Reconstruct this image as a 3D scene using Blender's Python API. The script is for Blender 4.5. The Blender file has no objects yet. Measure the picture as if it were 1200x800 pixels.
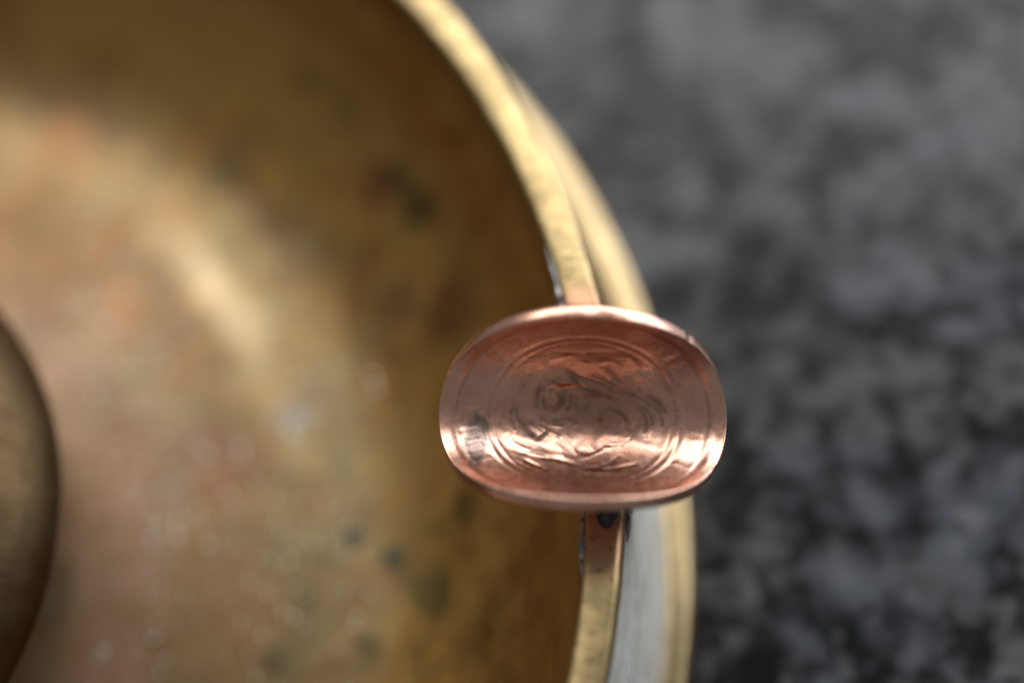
import bpy, bmesh, math, random
import numpy as np
from mathutils import Vector, Matrix, Euler, noise

S = 0.00113                      # modelling unit (about a millimetre) -> metres
R = math.radians
scene = bpy.context.scene
col = scene.collection
random.seed(7)

# ------------------------------------------------------------------ camera
cam_data = bpy.data.cameras.new("camera")
cam = bpy.data.objects.new("camera", cam_data)
col.objects.link(cam)
cam.location = (74.6 * S, -39.962 * S, 131.369 * S)
cam.rotation_euler = Euler((0.405, 0.187, 0.0), 'XYZ')
cam_data.sensor_width = 36.0
cam_data.sensor_fit = 'HORIZONTAL'
cam_data.lens = 70.0
cam_data.clip_start = 0.005
cam_data.clip_end = 20.0
cam_data.dof.use_dof = True
cam_data.dof.focus_distance = 121.8 * S
cam_data.dof.aperture_fstop = 5.1
cam_data.dof.aperture_blades = 0
scene.camera = cam

# ------------------------------------------------------------------ light
world = bpy.data.worlds.new("World")
scene.world = world
world.use_nodes = True
bg = world.node_tree.nodes["Background"]
bg.inputs[0].default_value = (1.0, 0.97, 0.94, 1)
bg.inputs[1].default_value = 0.145


def area(name, loc, target, sx, sy, power, colr):
    d = bpy.data.lights.new(name, 'AREA')
    d.shape = 'RECTANGLE'
    d.size, d.size_y = sx, sy
    d.energy = power
    d.color = colr
    o = bpy.data.objects.new(name, d)
    col.objects.link(o)
    o.location = loc
    o.rotation_euler = (Vector(target) - Vector(loc)).to_track_quat('-Z', 'Y').to_euler()
    return o


area("skylight", (-0.10, 0.60, 0.62), (-0.10, 0.60, 0.0), 0.80, 0.53, 5.7, (1.0, 0.985, 0.96))
area("side_fill", (0.88, 0.86, 0.46), (0.06, 0.0, 0.0), 1.5, 0.7, 15.0, (0.92, 0.96, 1.0))  # added lamp, placed to brighten the outer wall and the coin's near flank

vs = scene.view_settings
vs.view_transform = 'Standard'
vs.look = 'None'
vs.exposure = 0.15
vs.gamma = 1.0
vs.use_curve_mapping = False
scene.cycles.use_denoising = True


# ------------------------------------------------------------------ node helper
class NT:
    def __init__(self, name):
        self.m = bpy.data.materials.new(name)
        self.m.use_nodes = True
        self.t = self.m.node_tree
        self.b = self.t.nodes["Principled BSDF"]
        tc = self.t.nodes.new("ShaderNodeTexCoord")
        vm = self.t.nodes.new("ShaderNodeVectorMath")
        vm.operation = 'SCALE'
        vm.inputs[3].default_value = 1.0 / S
        self.t.links.new(tc.outputs["Object"], vm.inputs[0])
        self.p = vm.outputs[0]          # position in millimetres
        self.sep = None

    def put(self, sock, v):
        if hasattr(v, "is_linked") or isinstance(v, bpy.types.NodeSocket):
            self.t.links.new(v, sock)
        elif isinstance(v, (tuple, list)) and len(v) == 3 and sock.type == 'RGBA':
            sock.default_value = (*v, 1)
        else:
            sock.default_value = v

    def xyz(self):
        if not self.sep:
            self.sep = self.t.nodes.new("ShaderNodeSeparateXYZ")
            self.t.links.new(self.p, self.sep.inputs[0])
        return self.sep.outputs

    def noise(self, scale, detail=4, rough=0.55, vec=None, dist=0.0):
        n = self.t.nodes.new("ShaderNodeTexNoise")
        self.t.links.new(vec or self.p, n.inputs["Vector"])
        n.inputs["Scale"].default_value = scale
        n.inputs["Detail"].default_value = detail
        n.inputs["Roughness"].default_value = rough
        n.inputs["Distortion"].default_value = dist
        return n.outputs["Fac"]

    def voro(self, scale, vec=None, feature='F1', out="Distance"):
        n = self.t.nodes.new("ShaderNodeTexVoronoi")
        n.feature = feature
        self.t.links.new(vec or self.p, n.inputs["Vector"])
        n.inputs["Scale"].default_value = scale
        return n.outputs[out]

    def math(self, op, a, b=0.0, c=0.0, clamp=False):
        n = self.t.nodes.new("ShaderNodeMath")
        n.operation = op
        n.use_clamp = clamp
        for i, v in enumerate((a, b, c)):
            self.put(n.inputs[i], v)
        return n.outputs[0]

    def ramp(self, v, lo, hi, a=0.0, b=1.0):
        n = self.t.nodes.new("ShaderNodeMapRange")
        n.interpolation_type = 'SMOOTHSTEP'
        for i, x in enumerate((v, lo, hi, a, b)):
            self.put(n.inputs[i], x)
        return n.outputs[0]

    def mix(self, f, a, b, mode='MIX'):
        n = self.t.nodes.new("ShaderNodeMix")
        n.data_type = 'RGBA'
        n.blend_type = mode
        self.put(n.inputs[0], f)
        self.put(n.inputs[6], a)
        self.put(n.inputs[7], b)
        return n.outputs[2]

    def dist(self, x, y, z=None):
        """distance in mm from a point (in plan when z is None)"""
        if z is None:
            X = self.math('SUBTRACT', self.xyz()[0], x)
            Y = self.math('SUBTRACT', self.xyz()[1], y)
            return self.math('SQRT', self.math('ADD', self.math('MULTIPLY', X, X), self.math('MULTIPLY', Y, Y)))
        n = self.t.nodes.new("ShaderNodeVectorMath")
        n.operation = 'DISTANCE'
        self.t.links.new(self.p, n.inputs[0])
        n.inputs[1].default_value = (x, y, z)
        return n.outputs["Value"]

    def bump(self, h, strength, dist_mm):
        n = self.t.nodes.new("ShaderNodeBump")
        n.inputs["Strength"].default_value = strength
        n.inputs["Distance"].default_value = dist_mm * S
        self.put(n.inputs["Height"], h)
        self.t.links.new(n.outputs[0], self.b.inputs["Normal"])

    def out(self, **k):
        for key, v in k.items():
            self.put(self.b.inputs[key.replace("_", " ")], v)
        return self.m


# ------------------------------------------------------------------ materials
def mat_granite():
    n = NT("granite")
    warp = n.noise(0.06, 3, 0.5)
    big = n.noise(0.07, 2, 0.5, dist=0.3)
    mid = n.noise(0.28, 3, 0.5, dist=0.15)
    g1 = n.noise(0.6, 2, 0.5)
    v = n.math('ADD', n.math('MULTIPLY', big, 0.25), n.math('MULTIPLY', mid, 0.47))
    v = n.math('ADD', v, n.math('MULTIPLY', g1, 0.28))
    f = n.ramp(v, 0.41, 0.61)
    hue = n.ramp(n.noise(0.13, 3, 0.5), 0.42, 0.58)
    c = n.mix(f, (0.011, 0.011, 0.012), n.mix(hue, (0.082, 0.092, 0.108), (0.084, 0.085, 0.093)))
    c = n.mix(n.ramp(n.noise(0.33, 2, 0.5, dist=0.3), 0.55, 0.70, 0, 0.5), c, (0.17, 0.17, 0.175))
    c = n.mix(n.ramp(n.noise(0.30, 2, 0.5, dist=0.3), 0.32, 0.47, 0.75, 0), c, (0.011, 0.011, 0.012))
    c = n.mix(n.ramp(warp, 0.62, 0.75, 0, 0.25), c, (0.12, 0.10, 0.085))
    n.bump(n.math('ADD', mid, n.math('MULTIPLY', g1, 0.3)), 0.25, 0.25)
    return n.out(Base_Color=c, Roughness=n.ramp(mid, 0.3, 0.7, 0.17, 0.27), Specular_IOR_Level=n.ramp(n.math('ADD', v, n.math('MULTIPLY', n.math('SUBTRACT', big, 0.5), 0.3)), 0.40, 0.60, 0.15, 0.30))


def brass_base(n, scale=1.0):
    a = n.noise(0.11 * scale, 6, 0.6, dist=0.5)
    b = n.noise(0.33 * scale, 5, 0.65)
    c = n.mix(n.ramp(a, 0.36, 0.64), (0.53, 0.405, 0.215), (0.44, 0.31, 0.16))
    c = n.mix(n.ramp(b, 0.52, 0.74, 0, 0.55), c, (0.42, 0.275, 0.155))
    return c, a, b


STAINS = [  # x, y, radius, colour, strength : spots on the bowl floor
    (22.8, 33.3, 1.5, (0.16, 0.12, 0.06), 0.8), (27.1, 31.0, 1.6, (0.17, 0.13, 0.07), 0.65),
    (29.0, 32.6, 1.1, (0.18, 0.14, 0.07), 0.5),
    (18.0, 36.5, 1.3, (0.17, 0.12, 0.06), 0.6), (12.0, 38.0, 1.1, (0.15, 0.11, 0.06), 0.5), (31.5, 27.5, 1.0, (0.17, 0.11, 0.06), 0.5),
    (40.5, -6.0, 1.2, (0.10, 0.08, 0.04), 0.7), (47.5, 3.0, 1.4, (0.10, 0.06, 0.03), 0.6), (48.0, 10.5, 1.8, (0.12, 0.06, 0.03), 0.6), (34.0, -6.5, 1.0, (0.12, 0.09, 0.05), 0.6),
    (44.3, 24.9, 1.7, (0.10, 0.09, 0.04), 0.7), (43.0, 27.6, 1.3, (0.08, 0.08, 0.04), 0.7),
    (41.0, 27.5, 1.8, (0.28, 0.10, 0.05), 0.6),
    (39.1, 2.0, 0.85, (0.06, 0.068, 0.055), 0.9), (41.9, 0.4, 0.95, (0.075, 0.085, 0.07), 0.85),
    (45.2, -2.6, 1.7, (0.20, 0.17, 0.07), 0.7), (36.0, -2.0, 1.1, (0.16, 0.14, 0.07), 0.6),
    (28.0, 8.8, 2.4, (0.22, 0.11, 0.085), 0.5), (29.6, 6.2, 1.6, (0.26, 0.10, 0.06), 0.4), (32.0, 8.2, 1.4, (0.26, 0.13, 0.08), 0.4), (38.0, 7.5, 1.0, (0.15, 0.13, 0.08), 0.4), (33.0, 22.0, 1.2, (0.2, 0.14, 0.08), 0.4), (47.0, 17.0, 2.6, (0.20, 0.08, 0.04), 0.55), (40.0, 34.0, 2.4, (0.17, 0.09, 0.03), 0.5), (36.0, 36.5, 1.7, (0.18, 0.10, 0.04), 0.5),
    (34.5, 11.2, 1.4, (0.22, 0.20, 0.19), 0.6), (36.2, 12.7, 1.3, (0.25, 0.17, 0.12), 0.5),
    (42.5, 18.5, 1.9, (0.25, 0.13, 0.08), 0.5), (21.0, 19.5, 2.2, (0.42, 0.19, 0.09), 0.5),
]


def mat_bowl():
    n = NT("aged_brass")
    c, a, b = brass_base(n)
    wob = n.math('MULTIPLY', n.math('SUBTRACT', n.noise(0.22, 3, 0.5), 0.5), 7.0)
    r = n.math('ADD', n.dist(0, 0), wob)
    z = n.xyz()[2]
    low = n.ramp(z, 7.0, 10.0, 1.0, 0.0)
    dull = n.math('MULTIPLY', n.ramp(n.math('ADD', n.dist(0, 0), n.math('MULTIPLY', wob, 0.5)), 45, 54, 1.0, 0.0), low)
    c = n.mix(n.math('MULTIPLY', dull, 0.92), c, n.mix(n.ramp(a, 0.4, 0.62), (0.222, 0.166, 0.084), (0.245, 0.146, 0.064)))
    # pink copper-coloured ring round the centre piece, mottled ochre plate round it
    ring = n.math('MULTIPLY', n.math('MULTIPLY', n.ramp(r, 18, 21), n.ramp(r, 23.0, 29, 1.0, 0.0)), low)
    org = n.ramp(n.noise(0.14, 4, 0.6, dist=0.5), 0.47, 0.62)
    c = n.mix(n.math('MULTIPLY', n.math('MULTIPLY', org, dull), 0.7), c, (0.285, 0.15, 0.072))
    c = n.mix(n.math('MULTIPLY', n.math('MULTIPLY', ring, n.ramp(n.noise(0.28, 4, 0.6), 0.36, 0.6, 0.35, 1.0)), 0.65), c, (0.40, 0.215, 0.14))
    mott = n.ramp(n.noise(0.75, 5, 0.7), 0.46, 0.66)
    plate = n.math('MULTIPLY', n.ramp(r, 30, 39, 1.0, 0.0), low)
    c = n.mix(n.math('MULTIPLY', n.math('MULTIPLY', plate, mott), 0.75), c, (0.23, 0.125, 0.042))
    fog = n.ramp(n.noise(0.5, 4, 0.6, dist=0.3), 0.56, 0.74)
    c = n.mix(n.math('MULTIPLY', n.math('MULTIPLY', plate, fog), 0.14), c, (0.34, 0.315, 0.265))
    # reddish film where the floor turns up into the wall
    film = n.math('MULTIPLY', n.ramp(r, 40, 47), n.ramp(z, 13, 17.0, 1.0, 0.0))
    c = n.mix(n.math('MULTIPLY', film, 0.88), c, (0.55, 0.32, 0.085))
    blot = n.ramp(n.noise(0.16, 5, 0.6, dist=1.0), 0.50, 0.66)
    c = n.mix(n.math('MULTIPLY', n.math('MULTIPLY', n.ramp(r, 36, 44), n.ramp(z, 12, 16, 1.0, 0.0)), n.math('MULTIPLY', blot, 0.5)), c, (0.24, 0.10, 0.035))
    olive = n.ramp(n.noise(0.20, 4, 0.6, dist=0.6), 0.54, 0.68)
    c = n.mix(n.math('MULTIPLY', n.math('MULTIPLY', olive, low), 0.12), c, (0.24, 0.21, 0.10))
    crest = n.math('ADD', n.dist(0, 0), n.math('MULTIPLY', wob, 0.25))
    crest = n.math('MULTIPLY', n.ramp(crest, 33.4, 35.0), n.ramp(crest, 36.0, 37.4, 1.0, 0.0))
    crest_glint = n.math('MULTIPLY', crest, n.ramp(n.dist(27.6, 20.6), 3.0, 11.0, 1.0, 0.0))  # painted highlight: pale crescent on one side of the ridge
    c = n.mix(n.math('MULTIPLY', crest_glint, 0.6), c, (0.44, 0.335, 0.20))
    for (x, y, rad, colr, st) in STAINS:
        rad, st = rad * 1.2, min(0.9, st * 1.15)
        d = n.math('ADD', n.dist(x, y), n.math('MULTIPLY', n.math('SUBTRACT', n.noise(0.9, 3, 0.6), 0.5), rad * 1.8))
        m = n.math('MULTIPLY', n.ramp(d, rad * 0.35, rad * 1.15, st, 0.0), low)
        c = n.mix(m, c, colr)
    # outside of the wall: pale grey reflection painted into the colour, grime over it
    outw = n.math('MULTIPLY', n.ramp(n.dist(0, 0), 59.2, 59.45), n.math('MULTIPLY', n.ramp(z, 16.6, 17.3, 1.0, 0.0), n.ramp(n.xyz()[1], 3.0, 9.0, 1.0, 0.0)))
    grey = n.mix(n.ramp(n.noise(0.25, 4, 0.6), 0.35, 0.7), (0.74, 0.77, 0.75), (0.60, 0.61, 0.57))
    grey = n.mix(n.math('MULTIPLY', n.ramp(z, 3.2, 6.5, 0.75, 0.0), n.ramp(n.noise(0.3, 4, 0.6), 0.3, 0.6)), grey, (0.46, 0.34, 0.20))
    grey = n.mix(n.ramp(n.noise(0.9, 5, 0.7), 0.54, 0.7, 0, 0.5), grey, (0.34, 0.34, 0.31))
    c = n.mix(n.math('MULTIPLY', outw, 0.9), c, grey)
    # rim: copper blush each side of the soldered coin, small dirt freckles
    top = n.ramp(z, 16.9, 17.5)
    c = n.mix(n.math('MULTIPLY', top, 0.6), c, (0.52, 0.395, 0.19))
    pat = n.ramp(n.noise(0.45, 5, 0.65, dist=0.6), 0.48, 0.64)
    c = n.mix(n.math('MULTIPLY', n.math('MULTIPLY', pat, top), 0.6), c, (0.36, 0.27, 0.14))
    for (x, y, far) in ((57.6, 11.4, 2.8), (58.6, -3.4, 4.2)):
        d = n.math('ADD', n.dist(x, y, 18), n.math('MULTIPLY', n.math('SUBTRACT', b, 0.5), 4.0))
        c = n.mix(n.math('MULTIPLY', n.ramp(d, 0.5, far, 0.85, 0.0), top), c, (0.54, 0.29, 0.18))
    fk = n.ramp(n.noise(1.5, 4, 0.7), 0.56, 0.66)
    c = n.mix(n.math('MULTIPLY', n.math('MULTIPLY', fk, top), 0.7), c, (0.20, 0.13, 0.07))
    fw = n.ramp(n.noise(1.9, 3, 0.6, dist=0.4), 0.66, 0.74)
    c = n.mix(n.math('MULTIPLY', n.math('MULTIPLY', fw, top), 0.6), c, (0.50, 0.52, 0.50))
    rough = n.math('ADD', n.ramp(b, 0.3, 0.7, 0.30, 0.44), n.math('MULTIPLY', n.ramp(n.noise(1.2, 3), .4, .7), 0.06))
    rough = n.math('ADD', rough, n.math('ADD', n.math('MULTIPLY', plate, 0.06), n.math('MULTIPLY', dull, 0.05)))
    rough = n.math('SUBTRACT', rough, n.math('MULTIPLY', crest_glint, 0.05))
    h = n.math('ADD', n.math('MULTIPLY', n.noise(0.3, 3), 1.2), n.math('MULTIPLY', n.noise(1.3, 5, 0.7), 0.35))
    n.bump(h, 0.35, 0.22)
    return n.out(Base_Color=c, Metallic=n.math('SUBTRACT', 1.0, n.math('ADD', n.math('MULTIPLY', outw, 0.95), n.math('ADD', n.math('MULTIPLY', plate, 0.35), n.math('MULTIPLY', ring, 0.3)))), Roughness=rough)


def mat_brass(name, dark=0.0, rough=(0.28, 0.42)):
    n = NT(name)
    c, a, b = brass_base(n, 1.6)
    if dark < 0:
        c = n.mix(0.7, c, (0.58, 0.45, 0.25))
    elif dark:
        c = n.mix(dark, c, (0.046, 0.026, 0.013))
    sp = n.ramp(n.noise(0.8, 5, 0.75), 0.60, 0.72)
    c = n.mix(n.math('MULTIPLY', sp, 0.5), c, (0.20, 0.12, 0.06))
    h = n.math('ADD', n.noise(0.4, 3), n.math('MULTIPLY', n.noise(2.0, 4, 0.7), 0.3))
    n.bump(h, 0.3, 0.15)
    return n.out(Base_Color=c, Metallic=1.0, Roughness=n.ramp(b, 0.3, 0.7, *rough))


def mat_copper():
    n = NT("bent_copper")
    a = n.noise(0.5, 5, 0.6)
    b = n.noise(2.2, 5, 0.65)
    c = n.mix(n.ramp(a, 0.35, 0.68), (0.88, 0.54, 0.42), (0.79, 0.44, 0.32))
    c = n.mix(n.ramp(b, 0.55, 0.75, 0, 0.45), c, (0.42, 0.21, 0.145))
    # grey smudge on the bowl-side end of the trough
    X = n.math('MULTIPLY', n.math('ADD', n.xyz()[0], 6.45), 2.1)
    Y = n.math('ADD', n.xyz()[1], 1.6)
    d = n.math('SQRT', n.math('ADD', n.math('MULTIPLY', X, X), n.math('MULTIPLY', Y, Y)))
    d = n.math('ADD', d, n.math('MULTIPLY', n.math('SUBTRACT', n.noise(1.3, 3), 0.5), 1.6))
    c = n.mix(n.ramp(d, 1.2, 2.1, 0.85, 0.0), c, (0.20, 0.17, 0.16))
    # dark reflection painted in brown across the upper middle
    d3 = n.math('ADD', n.dist(0.8, 1.6), n.math('MULTIPLY', n.math('SUBTRACT', n.noise(0.55, 5, 0.65, dist=0.5), 0.5), 9.0))
    c = n.mix(n.ramp(d3, 0.8, 5.2, 0.55, 0.0), c, (0.38, 0.18, 0.12))
    # brown-violet tarnish by the outer end
    d2 = n.math('ADD', n.dist(5.6, 4.2), n.math('MULTIPLY', n.math('SUBTRACT', n.noise(0.9, 4), 0.5), 4.0))
    c = n.mix(n.ramp(d2, 0.6, 2.6, 0.6, 0.0), c, (0.24, 0.15, 0.15))
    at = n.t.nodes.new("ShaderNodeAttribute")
    at.attribute_name = "groove_tone"
    groove_tone = n.math('MULTIPLY', at.outputs["Fac"], n.ramp(n.noise(0.7, 4, 0.6), 0.36, 0.62, 0.1, 0.62))  # darker tone along the cut lines and ring grooves
    c = n.mix(groove_tone, c, (0.15, 0.075, 0.055))
    n.bump(n.math('ADD', n.noise(1.4, 4, 0.6), n.math('MULTIPLY', n.noise(7.0, 3), 0.25)), 0.12, 0.08)
    return n.out(Base_Color=c, Metallic=1.0, Roughness=n.ramp(b, 0.3, 0.7, 0.25, 0.35))


def mat_solder(name, ca, cb, metallic):
    n = NT(name)
    c = n.mix(n.ramp(n.noise(1.6, 4, 0.6), 0.4, 0.62), ca, cb)
    n.bump(n.noise(2.5, 4), 0.5, 0.2)
    return n.out(Base_Color=c, Metallic=metallic, Roughness=0.38)


M_GRANITE = mat_granite()
M_BOWL = mat_bowl()
M_FLANGE = mat_brass("flange_brass", -1, (0.28, 0.40))
M_KNOB = mat_brass("brown_brass", 0.9, (0.40, 0.52))
M_COPPER = mat_copper()
M_SOLDER = mat_solder("solder", (0.22, 0.23, 0.25), (0.62, 0.64, 0.65), 0.9)
M_FLUX = mat_solder("dark_solder", (0.018, 0.020, 0.026), (0.09, 0.10, 0.12), 0.6)
nn = NT("pale_speck")
M_SPECK = nn.out(Base_Color=nn.mix(nn.noise(0.5, 2), (0.58, 0.60, 0.57), (0.72, 0.66, 0.54)), Metallic=1.0, Roughness=0.3)


# ------------------------------------------------------------------ mesh helpers
def link(name, verts, faces, mat, parent=None, smooth=True, scale=True):
    me = bpy.data.meshes.new(name)
    k = S if scale else 1.0
    me.from_pydata([(v[0] * k, v[1] * k, v[2] * k) for v in verts], [], faces)
    me.update()
    bm = bmesh.new()
    bm.from_mesh(me)
    bmesh.ops.recalc_face_normals(bm, faces=bm.faces)
    bm.to_mesh(me)
    bm.free()
    if smooth:
        me.polygons.foreach_set("use_smooth", [True] * len(me.polygons))
    me.materials.append(mat)
    o = bpy.data.objects.new(name, me)
    col.objects.link(o)
    if parent:
        o.parent = parent
    return o


def catmull(pts, per):
    out = []
    for i in range(len(pts) - 1):
        p0 = pts[max(i - 1, 0)]
        p1, p2 = pts[i], pts[i + 1]
        p3 = pts[min(i + 2, len(pts) - 1)]
        for j in range(per):
            t = j / per
            out.append(tuple(0.5 * ((2 * p1[k]) + (-p0[k] + p2[k]) * t + (2 * p0[k] - 5 * p1[k] + 4 * p2[k] - p3[k]) * t * t
                                    + (-p0[k] + 3 * p1[k] - 3 * p2[k] + p3[k]) * t ** 3) for k in range(len(p1))))
    out.append(tuple(pts[-1]))
    return out


def lathe(prof, seg, wobble=None, close=False):
    """prof: (r, z) list; wobble(x, y, z, i) -> (dr, dz)"""
    verts, faces = [], []
    n = len(prof)
    idx = []
    for i, (r, z) in enumerate(prof):
        if r < 1e-6:
            idx.append([len(verts)] * seg)
            verts.append((0, 0, z))
            continue
        row = []
        for s in range(seg):
            a = 2 * math.pi * s / seg
            x, y = r * math.cos(a), r * math.sin(a)
            dr, dz = wobble(x, y, z, i) if wobble else (0, 0)
            k = (r + dr) / r
            row.append(len(verts))
            verts.append((x * k, y * k, z + dz))
        idx.append(row)
    for i in range(n if close else n - 1):
        A, B = idx[i], idx[(i + 1) % n]
        for s in range(seg):
            t = (s + 1) % seg
            q = [A[s], A[t], B[t], B[s]]
            q = [v for k, v in enumerate(q) if v != q[k - 1]]
            if len(q) >= 3:
                faces.append(q)
    return verts, faces


# ------------------------------------------------------------------ setting
def worktop():
    v, f = [], []
    for x, y in ((-300, -300), (420, -300), (420, 420), (-300, 420)):
        v += [(x, y, -20), (x, y, 0)]
    f = [(1, 3, 5, 7), (0, 6, 4, 2), (0, 2, 3, 1), (2, 4, 5, 3), (4, 6, 7, 5), (6, 0, 1, 7)]
    o = link("worktop", v, f, M_GRANITE, smooth=False)
    o["kind"] = "structure"


worktop()

# ------------------------------------------------------------------ the ashtray
tray = bpy.data.objects.new("ashtray", None)
col.objects.link(tray)
tray.empty_display_size = 0.02
tray["label"] = "round brass ashtray with a bent copper coin soldered on its rim, standing on dark granite"
tray["category"] = "ashtray"

COIN_POS = Vector((57.657, 3.785, 18.59))
COIN_ROT = Euler((0.205, 0.173, -0.037), 'XYZ').to_matrix()


def bowl_wobble(x, y, z, i):
    dr = 0.18 * noise.noise(Vector((x * .05, y * .05, z * .05))) + 0.05 * noise.noise(Vector((x * .4, y * .4, z * .4 + 9)))
    dz = 0.06 * noise.noise(Vector((x * .25, y * .25, 3)))
    if z > 16.5:
        # the rim is filed down under the coin so that it sits in a shallow notch
        t = max(0.0, 1 - abs(math.atan2(y, x) * 58.8 - 3.9) / 5.2)
        dz -= 1.5 * t * t * (3 - 2 * t)
        dr += 0.05 * noise.noise(Vector((x * 1.1, y * 1.1, 5)))
        dz += 0.04 * noise.noise(Vector((x * .9, y * .9, 1)))
    return dr, dz


inner = catmull([(57.72, 17.75), (57.6, 16.6), (57.0, 14.6), (55.5, 12.6), (53.3, 9.9), (50.4, 7.5), (47.0, 5.4), (44.0, 3.95), (41.2, 3.2),
                 (38.5, 3.08), (36.8, 3.2), (35.6, 3.42), (34.4, 3.62), (31.0, 4.0), (26.0, 4.85), (20.0, 6.2)], 6)
prof = [(0.0, 0.4), (50.0, 0.4), (59.3, 0.5), (60.6, 1.0), (61.0, 2.4), (60.85, 4.0), (60.5, 8.0), (60.2, 12.5), (60.05, 16.0),
        (60.0, 17.2), (59.96, 17.6), (59.85, 17.83), (59.65, 17.96), (59.4, 18.0), (58.8, 18.02), (58.2, 17.99), (57.95, 17.94), (57.8, 17.86)]
prof += inner + [(10, 6.5), (0.0, 6.5)]
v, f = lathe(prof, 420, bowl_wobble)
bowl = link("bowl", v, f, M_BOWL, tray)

fl = [(60.3, 0.0), (62.2, 0.0)]
for k in range(9):
    a = -90 + 180 * k / 8
    fl.append((61.95 + 0.65 * math.cos(R(a)), 1.3 + 1.2 * math.sin(R(a))))
fl += [(61.8, 2.53), (61.5, 2.56), (61.2, 2.6), (61.05, 2.75), (60.98, 3.0), (60.3, 3.0)]


def flange_wobble(x, y, z, i):
    return (0.10 * noise.noise(Vector((x * .12, y * .12, 4))) + 0.05 * noise.noise(Vector((x * .6, y * .6, z))),
            0.05 * noise.noise(Vector((x * .3, y * .3, 8))) if z > 1.5 else 0)


v, f = lathe(fl, 320, flange_wobble, close=True)
link("base_flange", v, f, M_FLANGE, tray)

kn = [(0.0, 6.2), (9.8, 6.2), (9.2, 7.4), (8.6, 10.0), (9.2, 13.0), (12.0, 14.4), (17.0, 15.0), (21.6, 15.5), (22.9, 15.9)]
kn += [(23.2, 16.6), (23.05, 17.4), (22.5, 18.5), (21.3, 20.0), (19.2, 21.8), (16.2, 23.5), (12.0, 25.0), (7.5, 25.9), (3.5, 26.3), (0.0, 26.4)]
kn = [kn[0]] + catmull(kn[1:-1], 5) + [kn[-1]]
v, f = lathe(kn, 200, lambda x, y, z, i: (0.12 * noise.noise(Vector((x * .12, y * .12, z * .12))), 0.05 * noise.noise(Vector((x * .3, y * .3, z * .3)))))
link("centre_knob", v, f, M_KNOB, tray)

# ------------------------------------------------------------------ the coin
CR, CRHO, CTH, CK = 8.45, 4.178, 0.74, -0.364
NV = 400
_vv = [-CR + 2 * CR * i / NV for i in range(NV + 1)]
_ph = [(x / CRHO) * (1 + CK * (x / CR) ** 2) * (0.93 if x < 0 else 1.0) for x in _vv]   # the near flank is bent a little less
_y, _z = [0.0], [0.0]
for i in range(NV):
    d = _vv[1] - _vv[0]
    _y.append(_y[-1] + d * (math.cos(_ph[i]) + math.cos(_ph[i + 1])) / 2)
    _z.append(_z[-1] + d * (math.sin(_ph[i]) + math.sin(_ph[i + 1])) / 2)
_y0, _z0 = _y[NV // 2], _z[NV // 2]


def bend(u, w, h):
    """flat coin point (u along the trough, w across it, h above its face) -> bent coin, mm"""
    t = max(0.0, min(NV - 1e-6, (w + CR) / (2 * CR) * NV))
    i = int(t)
    k = t - i
    y = _y[i] * (1 - k) + _y[i + 1] * k - _y0
    z = _z[i] * (1 - k) + _z[i + 1] * k - _z0
    p = _ph[i] * (1 - k) + _ph[i + 1] * k
    return (u * 1.045, y - h * math.sin(p), z + h * math.cos(p))


def smooth(a, b, x):
    t = max(0.0, min(1.0, (x - a) / (b - a)))
    return t * t * (3 - 2 * t)


# worn relief: soft folds with fine lines running along them, none of it legible
BUST = [(-1.7, 2.5), (-1.0, 3.6), (0.5, 4.2), (2.0, 3.7), (2.9, 2.4), (2.7, 0.9), (2.1, -0.7), (3.0, -2.6), (2.9, -3.9), (0.4, -4.5),
        (-1.9, -4.0), (-1.1, -2.2), (-0.9, -0.9), (-2.0, -0.6), (-2.1, 0.0), (-2.0, 0.25), (-2.3, 0.45), (-2.2, 0.8), (-2.8, 1.05), (-2.1, 1.9)]
_b = catmull(BUST + BUST[:3], 8)
BUST = _b[8:8 * (len(BUST) + 1) + 1]
FINE = []
frnd = random.Random(5)
for k in range(9):                                                  # waved hair
    t = k / 8
    pts = [(-1.3 + 0.5 * t, 2.6 - 0.5 * t), (-0.4 + 0.7 * t, 3.4 - 1.3 * t), (0.9 + 0.5 * t, 3.5 - 1.7 * t), (2.0 + 0.1 * t, 2.5 - 1.6 * t), (2.2 - 0.2 * t, 1.4 - 1.3 * t)]
    FINE.append((catmull(pts, 6), frnd.uniform(0.13, 0.19), frnd.uniform(0.026, 0.05)))
for pts in ([(-0.6, -2.4), (0.4, -3.2), (1.6, -3.3), (2.6, -2.7)], [(-1.2, -3.3), (0.2, -3.9), (1.7, -3.9), (2.7, -3.4)],
            [(0.2, -0.4), (0.5, -1.4), (1.4, -2.2)], [(-1.6, 1.5), (-1.2, 1.65), (-0.9, 1.5)], [(0.6, 1.2), (0.9, 0.9), (0.7, 0.5)],
            [(-4.6, -1.2), (-4.2, 0.4), (-4.4, 1.6)], [(-3.9, -2.4), (-3.6, -1.2), (-3.7, 0.2)], [(4.3, -1.8), (4.0, 0.0), (4.2, 1.9)]):
    FINE.append((catmull(pts, 6), frnd.uniform(0.18, 0.28), frnd.uniform(0.02, 0.04)))
def turn(pts):
    return [(-1.12 * y + 0.2, 1.08 * x) for (x, y) in pts]


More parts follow.
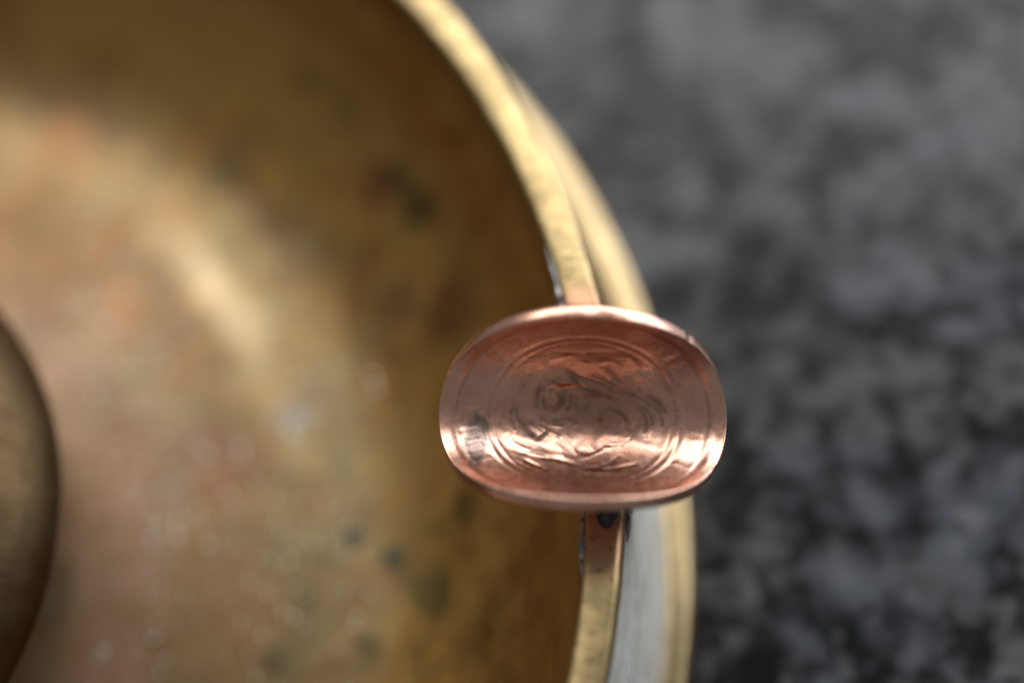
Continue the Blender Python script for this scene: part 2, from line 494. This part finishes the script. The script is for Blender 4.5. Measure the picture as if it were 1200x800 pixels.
BUST = turn(BUST)
FINE = [(turn(c), w, h) for (c, w, h) in FINE]
CURLS = []
crnd = random.Random(11)
while len(CURLS) < 76:                                              # short curling lines, raised and cut, over and round the bust
    x, y = crnd.uniform(-5, 5), crnd.uniform(-5, 5)
    if math.hypot(x, y) > 4.9:
        continue
    pts, n_, sgn = [], crnd.randrange(6, 17), crnd.choice((-1, 1))
    for i in range(n_):
        pts.append((x, y))
        a1 = math.atan2(y - 1.1, x + 2.0) + math.pi / 2
        a2 = math.atan2(y + 0.6, x - 1.9) + math.pi / 2
        w1, w2 = 1 / (1.6 + (x + 2.0) ** 2 + (y - 1.1) ** 2), 1.4 / (2.4 + (x - 1.9) ** 2 + (y + 0.6) ** 2)
        vx, vy = w1 * math.cos(a1) + w2 * math.cos(a2), w1 * math.sin(a1) + w2 * math.sin(a2)
        a = math.atan2(vy, vx) + 1.3 * noise.noise(Vector((x * .55, y * .55, 3)))
        x, y = x + 0.16 * sgn * math.cos(a), y + 0.16 * sgn * math.sin(a)
    CURLS.append((pts, crnd.uniform(0.10, 0.20), crnd.uniform(0.015, 0.038) * crnd.choice((1, 1, -1, -1, -1))))
MARKS = []
for k in range(38):
    a = R(360 * k / 38 + random.uniform(-2, 2))
    for j in range(random.choice((1, 2, 2))):                      # worn upright strokes round the border
        aa = a + R(random.uniform(-3, 3))
        MARKS.append(([(6.3 * math.cos(aa), 6.3 * math.sin(aa)), (7.05 * math.cos(aa + R(random.uniform(-4, 4))), 7.05 * math.sin(aa))],
                      random.uniform(0.15, 0.22), random.uniform(0.003, 0.020)))


def pdist2(U, W, pts):
    best = np.full(U.shape, 1e9)
    for (x0, y0), (x1, y1) in zip(pts[:-1], pts[1:]):
        dx, dy = x1 - x0, y1 - y0
        t = np.clip(((U - x0) * dx + (W - y0) * dy) / (dx * dx + dy * dy + 1e-12), 0, 1)
        best = np.minimum(best, (U - x0 - t * dx) ** 2 + (W - y0 - t * dy) ** 2)
    return best


def relief(U, W):
    q = np.hypot(U, W)
    t = np.clip((q - 7.4) / 0.5, 0, 1)
    H = 0.085 * t * t * (3 - 2 * t)                                 # raised border
    H += 0.035 * np.exp(-((q - 5.75) / 0.17) ** 2) + 0.02 * np.exp(-((q - 5.25) / 0.14) ** 2)                 # ring line
    H += 0.015 * np.exp(-((q - 7.2) / 0.14) ** 2)
    inside = 1 / (1 + np.exp((q - 5.5) / 0.12))
    ins = np.zeros(U.shape, bool)
    for (x0, y0), (x1, y1) in zip(BUST[:-1], BUST[1:]):
        if y0 != y1:
            ins ^= ((y0 > W) != (y1 > W)) & (U < (x1 - x0) * (W - y0) / (y1 - y0) + x0)
    sd = np.sqrt(pdist2(U, W, BUST)) * np.where(ins, 1, -1)
    t = np.clip((sd + 0.12) / 0.75, 0, 1)
    F = 0.085 * t * t * (3 - 2 * t)
    F += 0.05 * np.exp(-((U + 1.2) / 2.0) ** 2 - ((W - 0.2) / 1.6) ** 2)
    for (c, wd, hh) in FINE:
        F += hh * np.exp(-pdist2(U, W, c) / wd ** 2)
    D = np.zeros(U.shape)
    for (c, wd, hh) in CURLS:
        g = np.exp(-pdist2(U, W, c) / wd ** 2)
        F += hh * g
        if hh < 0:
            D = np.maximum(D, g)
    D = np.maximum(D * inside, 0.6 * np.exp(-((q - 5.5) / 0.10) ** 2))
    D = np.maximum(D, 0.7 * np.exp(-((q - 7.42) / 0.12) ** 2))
    H += 0.55 * F * inside
    for (c, wd, hh) in MARKS:
        H += hh * np.exp(-(pdist2(U, W, c) / wd ** 2) ** 2)
    return H, D


def outline(a):
    """the hand-bent coin is slightly squared off less than a true cylinder bend"""
    return 1 - 0.032 * math.sin(2 * a) ** 2 * (1.25 if math.cos(a) < 0 else 0.75)


def coin():
    nr, na = 150, 380
    v, f = [], []
    rows = []
    r_in = CR - 0.16
    ang = [2 * math.pi * s / na for s in range(na)]
    rr = np.array([r_in * i / nr for i in range(1, nr + 1)])
    A = np.array(ang)
    U, W = rr[:, None] * np.cos(A)[None], rr[:, None] * np.sin(A)[None]
    H, D = relief(U, W)
    # face
    v.append(bend(0, 0, float(H[0].mean())))
    for i in range(nr):
        row = []
        for s in range(na):
            u, w = float(U[i, s]), float(W[i, s])
            k = outline(ang[s])
            nz = 0.025 * noise.noise(Vector((u * .6, w * .6, 2))) + 0.005 * noise.noise(Vector((u * 2.4, w * 2.4, 6)))
            row.append(len(v))
            v.append(bend(u * k, w * k, float(H[i, s]) + nz))
        rows.append(row)
    # rounded edge and back
    edge = [(CR - 0.06, 0.11), (CR - 0.01, 0.03), (CR, -0.06), (CR, -0.32), (CR - 0.01, -0.56), (CR - 0.07, -0.69), (CR - 0.2, -0.74)]
    for (r, h) in edge:
        row = []
        for s in range(na):
            a = ang[s]
            nick = noise.noise(Vector((9 * math.cos(a), 9 * math.sin(a), 3)))
            nz = 0.04 * noise.noise(Vector((5 * math.cos(a), 5 * math.sin(a), h))) - 0.10 * max(0.0, nick - 0.35) / 0.65
            k = outline(a) * (r + nz)
            row.append(len(v))
            v.append(bend(k * math.cos(a), max(-CR, min(CR, k * math.sin(a))), h))
        rows.append(row)
    for i in range(30, -1, -1):
        r = max((CR - 0.25) * i / 31, 0.05)
        row = []
        for s in range(na):
            k = r * outline(ang[s])
            row.append(len(v))
            v.append(bend(k * math.cos(ang[s]), k * math.sin(ang[s]), -CTH))
        rows.append(row)
    for s in range(na):
        f.append((0, rows[0][s], rows[0][(s + 1) % na]))
    for P, Q in zip(rows[:-1], rows[1:]):
        for s in range(na):
            t = (s + 1) % na
            f.append((P[s], Q[s], Q[t], P[t]))
    f.append(tuple(rows[-1]))
    o = link("coin_rest", v, f, M_COPPER, tray)
    groove_tone = np.zeros(len(v))
    groove_tone[1:1 + D.size] = D.ravel()
    at = o.data.attributes.new("groove_tone", 'FLOAT', 'POINT')
    at.data.foreach_set("value", groove_tone.astype(np.float32))
    o.matrix_local = Matrix.Translation(COIN_POS * S) @ COIN_ROT.to_4x4()
    o["label"] = "worn copper coin bent into a trough, soldered across the rim"
    return o


coin_o = coin()


# ------------------------------------------------------------------ solder
def lump(name, pts, rads, mat, parent, seed, seg=14, amp=0.35):
    c = catmull([tuple(p) + (r,) for p, r in zip(pts, rads)], 8)
    v, f, rows = [], [], []
    n = len(c)
    for i, p in enumerate(c):
        P = Vector(p[:3])
        d = (Vector(c[min(i + 1, n - 1)][:3]) - Vector(c[max(i - 1, 0)][:3])).normalized()
        x = d.cross(Vector((0, 0, 1))).normalized()
        y = x.cross(d)
        row = []
        end = math.sqrt(max(0.0, 1 - (2 * i / (n - 1) - 1) ** 8))
        for s in range(seg):
            a = 2 * math.pi * s / seg
            q = P + (x * math.cos(a) + y * math.sin(a)) * p[3] * max(end, 0.08)
            q += (q - P) * amp * noise.noise(q * 1.3 + Vector((seed, 0, 0))) + (q - P) * amp * .5 * noise.noise(q * 3.1)
            row.append(len(v))
            v.append(tuple(q))
        rows.append(row)
    for A, B in zip(rows[:-1], rows[1:]):
        for s in range(seg):
            t = (s + 1) % seg
            f.append((A[s], A[t], B[t], B[s]))
    f.append(tuple(rows[0]))
    f.append(tuple(rows[-1]))
    return link(name, v, f, mat, parent)


def onrim(r, mm, z):
    """point at radius r, mm of arc round the rim from the x axis"""
    a = mm / 58.8
    return (r * math.cos(a), r * math.sin(a), z)


# dark joint under the coin, pale beads creeping along both edges of the rim
lump("solder_joint", [onrim(58.9, -3.0, 17.7), onrim(58.95, -2.0, 17.85), onrim(58.9, 1.5, 16.4), onrim(58.9, 5.5, 16.2), onrim(58.8, 9.0, 17.6)],
     [0.4, 0.72, 0.8, 0.8, 0.7], M_FLUX, tray, 1)
lump("solder_bead", [onrim(57.6, -1.6, 17.2), onrim(57.45, -3.2, 17.25), onrim(57.5, -4.6, 17.1), onrim(57.6, -6.4, 16.9)],
     [0.22, 0.25, 0.20, 0.08], M_SOLDER, tray, 4, amp=0.8)
lump("solder_bead", [onrim(57.5, 10.8, 17.3), onrim(57.55, 12.6, 17.4), onrim(57.6, 14.6, 17.3), onrim(57.65, 17.0, 17.2)],
     [0.2, 0.18, 0.15, 0.06], M_SOLDER, tray, 9, amp=0.8)
lump("solder_bead", [onrim(60.1, -1.2, 16.6), onrim(60.15, -2.4, 16.7), onrim(60.1, -3.6, 16.6)],
     [0.2, 0.16, 0.06], M_SOLDER, tray, 19, amp=0.6)


# ------------------------------------------------------------------ specks on the bowl floor
def floor_z(r):
    best = min(inner, key=lambda p: abs(p[0] - r))
    return best[1] if r > 20 else 6.2


def specks():
    v, f = [], []
    rnd = random.Random(21)
    n = 0
    while n < 700:
        a = R(rnd.triangular(-60, 95, 12))
        r = rnd.triangular(21.5, 44, 26)
        x, y = r * math.cos(a), r * math.sin(a)
        if noise.noise(Vector((x * .12, y * .12, 5))) < rnd.uniform(-.45, .35):
            continue
        n += 1
        s = rnd.uniform(0.07, 0.22) * (1.5 if rnd.random() < 0.12 else 1)
        z = floor_z(r) - s * 0.12
        b = len(v)
        k = 8
        el = rnd.uniform(0.7, 1.0)
        ph = rnd.uniform(0, 6.28)
        for (q, hh) in ((1.0, 0.0), (0.85, 0.22), (0.5, 0.32)):
            for j in range(k):
                t = 2 * math.pi * j / k
                px, py = s * q * math.cos(t), s * q * el * math.sin(t)
                v.append((x + px * math.cos(ph) - py * math.sin(ph), y + px * math.sin(ph) + py * math.cos(ph), z + s * hh))
        v.append((x, y, z + s * 0.35))
        for w in range(2):
            for j in range(k):
                m = (j + 1) % k
                f.append((b + w * k + j, b + w * k + m, b + w * k + k + m, b + w * k + k + j))
        for j in range(k):
            f.append((b + 2 * k + j, b + 2 * k + (j + 1) % k, b + 3 * k))
    o = link("metal_specks", v, f, M_SPECK)
    o["kind"] = "stuff"
    o["label"] = "tiny pale shiny specks spattered over the brass ashtray floor"
    o["category"] = "specks"


specks()
